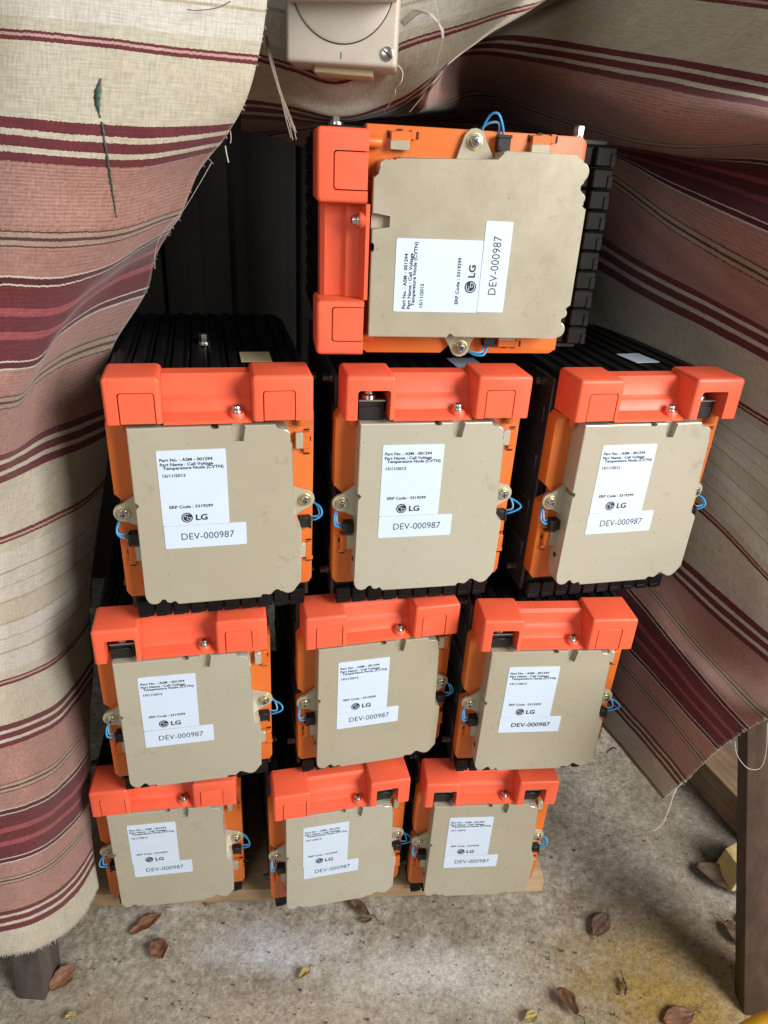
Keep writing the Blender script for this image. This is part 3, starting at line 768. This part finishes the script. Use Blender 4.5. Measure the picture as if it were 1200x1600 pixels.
# rows of the cloth round the switch and down the right-hand side
def R_(v, *pts): return (v, list(pts))
RR = [
 R_(-20, (0, 372, -190, .76), (1, 455, -180, .745), (2, 540, -170, .745), (3, 640, -165, .745), (4, 760, -160, .73), (5, 900, -165, .70), (5.6, 935, -170, .85), (7, 1000, -175, .86), (8, 1080, -170, .80), (9, 1180, -165, .73), (10, 1300, -160, .68), (11, 1480, -160, .66)),
 R_(100, (0, 372, 0, .765), (1, 455, 20, .748), (2, 540, 32, .745), (3, 640, 5, .745), (4, 745, -20, .73), (5, 890, -62, .70), (5.6, 915, -70, .86), (7, 985, -90, .87), (8, 1070, -85, .80), (9, 1170, -75, .73), (10, 1290, -65, .68), (11, 1480, -50, .66)),
 R_(179, (0, 374, 80, .775), (1, 455, 105, .750), (2, 535, 124, .745), (3, 625, 72, .745), (4, 720, 43, .73), (5, 842, 4, .70), (5.6, 862, -6, .87), (7, 945, -24, .88), (8, 1040, -15, .82), (9, 1140, -3, .74), (10, 1265, 14, .68), (11, 1480, 50, .66)),
 R_(249, (0, 374, 124, .79), (1, 455, 145, .765), (2, 535, 160, .76), (3, 618, 126, .755), (4, 690, 95, .735), (5, 766, 52, .705), (5.6, 778, 42, .88), (7, 870, 22, .90), (8, 985, 42, .84), (9, 1110, 58, .75), (10, 1262, 82, .68), (11, 1480, 120, .66)),
 R_(343, (0, 376, 172, .82), (1, 455, 180, .79), (2, 535, 192, .785), (3, 606, 174, .775), (4, 652, 145, .75), (5, 694, 106, .715), (5.6, 712, 86, .90), (7, 783, 71, .93), (8, 930, 92, .86), (9, 1080, 119, .76), (10, 1260, 153, .68), (11, 1480, 200, .66)),
 R_(430, (0, 378, 204, .93), (1, 455, 203, .93), (2, 535, 190, .93), (3, 600, 186, .90), (4, 640, 180, .86), (5, 676, 158, .78), (5.6, 694, 128, .92), (7, 765, 112, .97), (8, 905, 148, .86), (9, 1060, 188, .745), (10, 1260, 205, .66), (11, 1480, 255, .66)),
 R_(498, (0, 385, 206, 1.05), (1, 460, 200, 1.05), (2, 540, 186, 1.05), (3, 605, 182, 1.02), (4, 645, 180, .98), (5, 684, 172, .93), (5.6, 705, 160, .98), (7, 775, 152, 1.02), (8, 905, 200, .94), (9, 1060, 232, .84), (10, 1260, 224, .765), (11, 1480, 280, .70)),
 R_(630, (0, 400, 206, 1.12), (1, 470, 198, 1.12), (2, 545, 186, 1.12), (3, 615, 182, 1.12), (4, 660, 182, 1.12), (5, 710, 182, 1.10), (5.6, 740, 182, 1.10), (7, 810, 190, 1.08), (8, 905, 222, 1.02), (9, 1040, 252, .94), (10, 1260, 318, .80), (11, 1480, 390, .70)),
 R_(698, (0, 420, 212, 1.14), (2, 550, 190, 1.14), (4, 670, 188, 1.14), (5.6, 760, 195, 1.14), (7, 870, 215, 1.08), (8, 962, 245, 1.0), (9, 1058, 294, .90), (10, 1262, 384, .76), (11, 1480, 465, .68)),
 R_(762, (0, 500, 240, 1.15), (2, 600, 215, 1.15), (4, 700, 220, 1.15), (5.6, 800, 235, 1.14), (7, 890, 250, 1.07), (8, 958, 283, .99), (9, 1062, 359, .88), (10, 1262, 470, .77), (11, 1480, 560, .68)),
 R_(917, (0, 790, 330, 1.16), (5.6, 860, 350, 1.14), (7, 905, 376, 1.07), (8, 945, 401, 1.01), (9, 1060, 464, .90), (10, 1262, 571, .79), (11, 1480, 670, .68)),
 R_(1000, (0, 800, 400, 1.16), (5.6, 868, 430, 1.14), (7, 915, 452, 1.08), (8, 955, 474, 1.02), (9, 1080, 540, .91), (10, 1262, 640, .80), (11, 1480, 740, .68)),
 R_(1081, (0, 800, 460, 1.15), (5.6, 880, 500, 1.12), (7, 940, 525, 1.05), (8, 1000, 555, .98), (9, 1100, 602, .90), (10, 1262, 698, .80), (11, 1480, 820, .67)),
 R_(1260, (0, 840, 560, 1.12), (5.6, 900, 590, 1.06), (7, 960, 620, 1.0), (8, 1030, 655, .94), (9, 1110, 705, .88), (10, 1262, 837, .79), (11, 1480, 990, .65)),
 R_(1439, (0, 860, 660, 1.10), (5.6, 910, 695, 1.04), (7, 970, 725, .98), (8, 1040, 758, .92), (9, 1110, 808, .87), (10, 1262, 962, .74), (11, 1440, 1090, .62)),
 R_(1603, (0, 860, 750, 1.10), (5.6, 920, 795, 1.02), (7, 975, 830, .96), (8, 1035, 868, .91), (9, 1120, 945, .82), (10, 1262, 1060, .68), (11, 1360, 1120, .60)),
 R_(1758, (0, 880, 810, 1.08), (5.6, 930, 850, 1.00), (7, 975, 885, .94), (8, 1020, 925, .89), (9, 1090, 1010, .80), (10, 1160, 1084, .68), (11, 1202, 1122, .60)),
 R_(1822, (0, 880, 830, 1.07), (5.6, 925, 865, .99), (7, 960, 895, .94), (8, 1000, 940, .89), (9, 1065, 1020, .79), (10, 1125, 1091, .68), (11, 1168, 1138, .61)),
 R_(1890, (0, 880, 860, 1.06), (5.6, 920, 900, .98), (7, 950, 932, .93), (8, 985, 975, .88), (9, 1045, 1045, .79), (10, 1102, 1110, .69), (11, 1142, 1154, .62)),
 R_(1958, (0, 880, 900, 1.05), (5.6, 912, 938, .98), (7, 940, 968, .93), (8, 975, 1006, .88), (9, 1030, 1068, .79), (10, 1084, 1128, .69), (11, 1121, 1170, .63)),
 R_(2022, (0, 880, 935, 1.04), (5.6, 905, 968, .98), (7, 930, 995, .93), (8, 962, 1028, .88), (9, 1012, 1085, .80), (10, 1064, 1148, .70), (11, 1099, 1191, .64)),
 R_(2177, (0, 870, 985, 1.03), (5.6, 895, 1020, .97), (7, 918, 1048, .93), (8, 945, 1078, .88), (9, 990, 1130, .81), (10, 1035, 1183, .72), (11, 1065, 1222, .66)),
 R_(2352, (0, 860, 1025, 1.02), (5.6, 882, 1060, .97), (7, 902, 1085, .93), (8, 928, 1118, .88), (9, 966, 1163, .82), (10, 1004, 1212, .74), (11, 1033, 1248, .68)),
]
me, VR, nrR = cloth_mesh('draped_cloth', RR, 110, 8, .0026, 4.3)
rightc = obj('draped_cloth', me); add_sol(rightc)
tag(rightc, 'shaded striped cloth draped round the switch, behind the stack and down the right side', 'cloth')

# dried green paint streak on the left cloth (follows the surface)
def left_pt(v, f):
    j = min(nrL - 1, max(0, round((v + 40) / 2330 * (nrL - 1)))); i = round(f * (NCL - 1))
    return VL[j * NCL + i]
def streak(name, pix, widths):
    # find the sheet points nearest to the wanted image positions
    def project(P):
        d = P - Vector((0, 0, CAM_Z)); z = d.dot(fw); return 600 + FPX * d.dot(rt) / z, 800 - FPX * d.dot(up) / z
    cand = [(project(p), p) for p in VL[:NCL * (nrL // 3)]]
    bm = bmesh.new(); prev = None
    for (px, py), w in zip(pix, widths):
        near = sorted(cand, key=lambda c: (c[0][0] - px) ** 2 + (c[0][1] - py) ** 2)[:4]
        ws = [1 / (1 + math.hypot(c[0][0] - px, c[0][1] - py)) for c in near]
        Y = sum(a * c[1].y for a, c in zip(ws, near)) / sum(ws)
        a = bm.verts.new(at(px - w, py, Y - .0015)); b_ = bm.verts.new(at(px + w, py, Y - .0015))
        if prev: bm.faces.new((prev[0], prev[1], b_, a))
        prev = (a, b_)
    return finish(bm, name, 'paint_green', 60)
random.seed(5)
pix = []; wd = []
for k in range(30):
    t = k / 29; pix.append((158 - 6 * math.sin(t * 3), 122 + 62 * t)); wd.append(.5 + 5.0 * math.sin(PI * min(1, t * 1.1)) ** 1.2 * (.75 + .5 * random.random()) if t < .95 else 1)
o = obj('paint_streak', streak('paint_streak', pix, wd), leftc); add_sol(o, .0006)
pix = []; wd = []
for k in range(44):
    t = k / 43; pix.append((159 + 23 * t + random.uniform(-.6, .6), 190 + 150 * t)); wd.append(max(.35, (1.9 - 1.5 * abs(t - .35)) * (.5 + .8 * random.random())))
o = obj('paint_streak', streak('paint_streak_thin', pix, wd), leftc); add_sol(o, .0006)

# ------------------------------------------------------------------ loose threads and frayed edges
def project(P):
    d = P - Vector((0, 0, CAM_Z)); z = d.dot(fw); return 600 + FPX * d.dot(rt) / z, 800 - FPX * d.dot(up) / z
def thread(parent, pts, r=.0005, mat='thread', n=24):
    bm = bmesh.new(); add_tube(bm, smooth_path([at(*p) for p in pts], n), r, 5); return obj('loose_thread', finish(bm, 'loose_thread', mat, 80), parent)
# frayed fibres: one tuft object for each cloth's raw edges
def fringe(name, parent, edge_pts, dirs, n, lmin, lmax, seed, r=.00028):
    rnd = random.Random(seed); bm = bmesh.new()
    for _ in range(n):
        k = rnd.random() * (len(edge_pts) - 1); i = int(k); p = edge_pts[i].lerp(edge_pts[i + 1], k - i)
        d = dirs(p, rnd); l = rnd.uniform(lmin, lmax) * (1 + 1.5 * (rnd.random() ** 6))
        q = Vector((rnd.gauss(0, 1), rnd.gauss(0, 1), rnd.gauss(0, 1) - .4)) * .28
        add_tube(bm, [p - d * .003, p + d * l * .5 + q * l * .3, p + d * l + q * l], r, 3)
    o = obj(name, finish(bm, name, 'thread', 80), parent); o['kind'] = 'stuff'; return o
hemL = [VL[(nrL - 1) * NCL + i] for i in range(NCL)]
fringe('frayed_edge', leftc, hemL, lambda p, r: Vector((r.uniform(-.3, .3), r.uniform(-.2, .1), -1)).normalized(), 420, .001, .003, 3, .0002)
sideL = [VL[j * NCL + NCL - 1] for j in range(0, int(nrL * .33))]
fringe('frayed_edge', leftc, sideL, lambda p, r: Vector((.6, r.uniform(-.3, .2), -.7)).normalized(), 55, .0008, .0022, 4, .00016)
cutR = [VR[j * 110 + 109] for j in range(int(nrR * .74), nrR)]
fringe('frayed_edge', rightc, cutR, lambda p, r: Vector((.7, -.2, -.6)).normalized(), 70, .0006, .0015, 5, .00015)
thread(leftc, [(352, 228, .655), (354, 240, .653), (357, 254, .652)], .0005)
thread(leftc, [(360, 205, .655), (361, 215, .652), (360, 224, .65)], .0003)
thread(leftc, [(330, 255, .66), (310, 290, .665), (285, 330, .675), (255, 362, .68), (243, 390, .69), (242, 420, .70)], .00028)
thread(leftc, [(360, 2, .63), (340, 12, .63), (310, 16, .62), (292, 15, .615)], .0004, 'thread_dark')
for k in range(7):
    a = random.uniform(-4, 4); c = random.uniform(-5, 5)
    thread(rightc, [(416 + a * .4, 55 + k, .72), (422 + a, 90, .70), (436 + a * .7, 140, .695), (450 + c, 185, .69), (458 + c, 205 + random.uniform(-8, 14), .69)], .00040, 'thread_mid')
for k in range(8):
    a = random.uniform(-8, 8)
    thread(rightc, [(628 + a * .5, 38 + a * .6, .735), (650 + a, 18 + a * .5, .715), (675, 25 + a * .4, .71), (690 + a * .3, 45, .71), (692 + a * .2, 60, .712)], .00035)
thread(rightc, [(692, 60, .712), (686, 85, .715), (680, 110, .715), (668, 140, .72), (640, 175, .74)], .0004)
thread(rightc, [(690, 50, .71), (683, 20, .72), (676, -10, .72)], .0004)
thread(rightc, [(620, 100, .70), (629, 112, .70), (627, 128, .70), (618, 138, .71), (616, 150, .72), (600, 175, .76)], .0005)
for k in range(3):
    thread(rightc, [(1066 - k * 3, 1222 + k * 2, .655), (1052 + k, 1240, .65), (1047 - k, 1262, .65), (1036, 1282 + k * 3, .65), (1024 - k * 2, 1298, .65)], .0004)
thread(rightc, [(1148, 1158, .60), (1152, 1180, .59), (1168, 1200, .585), (1188, 1200, .585), (1197, 1175, .585), (1199, 1130, .585)], .0004)
thread(rightc, [(965, 1172, .82), (958, 1168, .80), (952, 1172, .80), (948, 1176, .80)], .0012, 'thread_dark')

# ------------------------------------------------------------------ rotary switch box
A = at(446, 96, .688); B = at(619, 107, .688); Wd = (B - A).length; rollb = math.atan2(B.z - A.z, B.x - A.x)
sw = obj('rotary_switch', None, None, A); sw.rotation_euler = (0, -rollb, 0)
tag(sw, 'grimy ivory rotary switch box with round dial poking through the cloth at the top', 'switch')
Hd = .17; bm = bmesh.new(); add_box(bm, 0, Wd, 0, .058, 0, Hd, .0035, 3); obj('housing', finish(bm, 'housing', 'ivory', 40), sw)
C2 = Vector((Wd * .5, 0, .0560)); rr = .0410
bm = bmesh.new()
add_lathe(bm, [(rr, -.0004), (rr, .0012), (rr - .002, .0022)], 64, Matrix.Translation((C2.x, 0, C2.z)) @ Matrix.Rotation(PI / 2, 4, 'X')); dial = obj('dial', finish(bm, 'dial', 'ivory', 30), sw)
bm = bmesh.new()
n = 72
for i in range(n):
    a0, a1 = 2 * PI * i / n, 2 * PI * (i + 1) / n
    q = [bm.verts.new((C2.x + r * math.cos(a), -.0003, C2.z + r * math.sin(a))) for a, r in ((a0, rr), (a1, rr), (a1, rr + .0009), (a0, rr + .0009))]
    bm.faces.new(q)
obj('dial_groove', finish(bm, 'dial_groove', 'endplate'), dial)
bm = bmesh.new(); add_box(bm, -.044, .044, -.026, 0, -.011, .011, .002, 2)
hz = at(532, 6, .66).z - A.z + .002
obj('handle', finish(bm, 'handle', 'ivory', 40), sw, (C2.x, -.0015, C2.z - .003), (0, -.05, 0))
sp = at(605, 84, .688) - A; bm = bmesh.new()
add_lathe(bm, [(.0053, -.0002), (.0053, .0009), (.0046, .0013)], 22, Matrix.Translation((sp.x, 0, sp.z)) @ Matrix.Rotation(PI / 2, 4, 'X')); scw = obj('screw', finish(bm, 'slot_screw', 'steel', 35), sw)
bm = bmesh.new(); add_box(bm, -.0045, .0045, -.0003, .0003, -.0006, .0006); obj('slot', finish(bm, 'slot', 'blackmatte'), scw, (sp.x, -.0014, sp.z), (0, .6, 0))
bm = bmesh.new(); add_box(bm, C2.x - .0003, C2.x + .0003, -.0003, .0004, .004, .009); obj('pointer_mark', finish(bm, 'pointer_mark', 'endplate'), sw)
bm = bmesh.new(); add_box(bm, .022, Wd - .02, .014, .056, -.0055, .001, .001, 1); obj('cable_seal', finish(bm, 'cable_seal', 'ivory2', 40), sw)

# ------------------------------------------------------------------ litter on the floor
def leaf(pos, length, width, rotz, mat, label, seed, curl=.4, lobes=0, tilt=0):
    rnd = random.Random(seed); bm = bmesh.new(); nu, nv = 16, 11; V = []
    for i in range(nu):
        t = i / (nu - 1); w = math.sin(PI * (t * .92 + .04)) ** .7
        if lobes: w *= .62 + .38 * abs(math.cos(lobes * PI * t + .4))
        w *= .85 + .3 * noise.noise((t * 5, seed, 0))
        r_ = []
        for j in range(nv):
            s = (j / (nv - 1) - .5) * 2
            x = (t - .5) * length; y = s * w * width / 2
            z = curl * width * (abs(s) ** 1.7 * .55 * w + .35 * (t - .5) ** 2) + (.001 + .004 * curl) * noise.noise((t * 4 + seed, s * 2, seed)) + .0006 * math.cos(s * 9 + t * 6)
            r_.append(bm.verts.new((x, y, z + .003)))
        V.append(r_)
    for i in range(nu - 1):
        for j in range(nv - 1): bm.faces.new((V[i][j], V[i + 1][j], V[i + 1][j + 1], V[i][j + 1]))
    zmin = min(v.co.z for v in bm.verts)
    o = obj('dry_leaf', finish(bm, 'dry_leaf', mat, 60), None, (pos.x, pos.y, .001 - zmin * 0), (tilt, 0, rotz)); add_sol(o, .0006)
    bm = bmesh.new(); add_tube(bm, smooth_path([(length * .5, 0, .004), (length * .68, .004, .005), (length * .85, .001, .002)], 8), .0008, 5)
    obj('stem', finish(bm, 'stem', 'stem', 60), o)
    return tag(o, label, 'leaf', 'fallen leaves on the concrete')
leaf(fl(228, 1446), .052, .026, .75, 'leaf', 'long brown dry leaf on the concrete just in front of the plank at left', 1, .25)
leaf(fl(248, 1487), .034, .034, 2.2, 'leaf', 'round curled brown leaf on bare concrete at lower left, right of the grey leg', 2, .55)
leaf(fl(97, 1530), .040, .032, 1.0, 'leaf', 'brown dry leaf leaning against the foot of the grey bench leg', 3, .3, 0, .4)
leaf(fl(560, 1420), .046, .020, -.6, 'leaf_dark', 'narrow twisted brown leaf below the middle module of the bottom row', 4, .6)
leaf(fl(572, 1440), .018, .014, .3, 'leaf_dark', 'tiny dark leaf scrap below the twisted narrow leaf', 5, .3)
leaf(fl(1122, 1378), .085, .050, -.7, 'leaf_dark', 'large crumpled dark leaf beside the dark brown bench leg', 6, .6)
leaf(fl(1146, 1462), .045, .030, 1.9, 'leaf_dark', 'pointed dark leaf touching the dark bench leg near its foot', 7, .6)
leaf(fl(886, 1568), .042, .026, -1.0, 'leaf', 'curled brown leaf near the bottom edge, right of centre', 8, .8)
leaf(fl(1060, 1592), .052, .034, .3, 'leaf', 'flat brown leaf on the yellow-brown concrete at bottom right', 9, .15)
leaf(fl(938, 1447), .050, .036, .9, 'leaf_dark', 'flat dark brown leaf on shaded concrete right of the plank', 10, .08)
leaf(fl(972, 1543), .026, .010, 1.4, 'leaf_dark', 'thin black leaf tip standing on the concrete at lower right', 11, .6, 0, .5)
leaf(fl(476, 1524), .020, .014, .8, 'leaf_yellow', 'small pale yellow leaf on the light concrete in front of the stack', 12, .7)
leaf(fl(830, 1592), .024, .020, .5, 'leaf_yellow', 'yellow leaf at the bottom edge of the picture', 13, .3)
leaf(fl(112, 1590), .018, .013, .2, 'leaf_yellow', 'small yellow green leaf at the bottom left edge', 14, .3)
leaf(fl(1165, 1440), .030, .022, .2, 'leaf_yellow', 'yellow leaf half hidden by the dark bench leg', 15, .3)
# grit: far too many to count
rnd = random.Random(77); bm = bmesh.new()
for _ in range(900):
    px = rnd.uniform(-40, 1200); py = rnd.uniform(1120, 1640)
    p = fl(px, py)
    if p.y > 1.3: continue
    s = .0006 + .0022 * rnd.random() ** 4
    r = bmesh.ops.create_icosphere(bm, subdivisions=1, radius=s, matrix=Matrix.Translation((p.x, p.y, s * .3)) @ Matrix.Rotation(rnd.random() * 6, 4, 'Z') @ Matrix.Diagonal((1, rnd.uniform(.5, 1), rnd.uniform(.4, .8), 1)))
tag(obj('grit', finish(bm, 'grit', 'leaf_dark')), 'dark crumbs of grit and leaf scattered over the concrete', 'grit', None, 'stuff')

# rough timber, yellow block and yellow rim at right
ta = at_floor(1010, 1150); tb = at_floor(1178, 1335)
d = (tb - ta); angt = math.atan2(d.y, d.x); bm = bmesh.new(); add_box(bm, 0, d.length, 0, .09, 0, .075, .004)
for v in bm.verts: v.co += Vector((0, .004 * noise.noise(v.co * 20), .004 * noise.noise(v.co * 17)))
tag(obj('timber_offcut', finish(bm, 'timber_offcut', 'timber', 40), None, (ta.x, ta.y, 0), (0, 0, angt)), 'rough sawn timber lying on the floor behind the dark bench leg', 'timber')
p = at_floor(1160, 1405); bm = bmesh.new()
prof = [(-.018, 0), (.075, 0), (.075, .060), (.02, .066), (-.006, .050)]
add_prism(bm, prof, 0, .05, .004, 2)
tag(obj('foam_block', finish(bm, 'foam_block', 'foam', 40), None, (p.x, p.y + .015, .0), (0, 0, .25)), 'yellow and white block half hidden behind the dark bench leg', 'block')
p = at_floor(1150, 1600); bm = bmesh.new()
q0 = at(1162, 1612, .50); q1 = at(1222, 1584, .50)
dd = q1 - q0; dd.normalize()
P = [q0 - dd * .25 + Vector((0, 0, -.05)), q0 - dd * .06 + Vector((0, 0, -.006)), q0, q0.lerp(q1, .5) + Vector((0, .001, .0015)), q1, q1 + dd * .12]
add_tube(bm, smooth_path(P, 26), .009, 14)
tag(obj('yellow_handle', finish(bm, 'yellow_handle', 'yellow_plastic', 60)), 'yellow plastic rim poking in at the bottom right corner', 'rim')
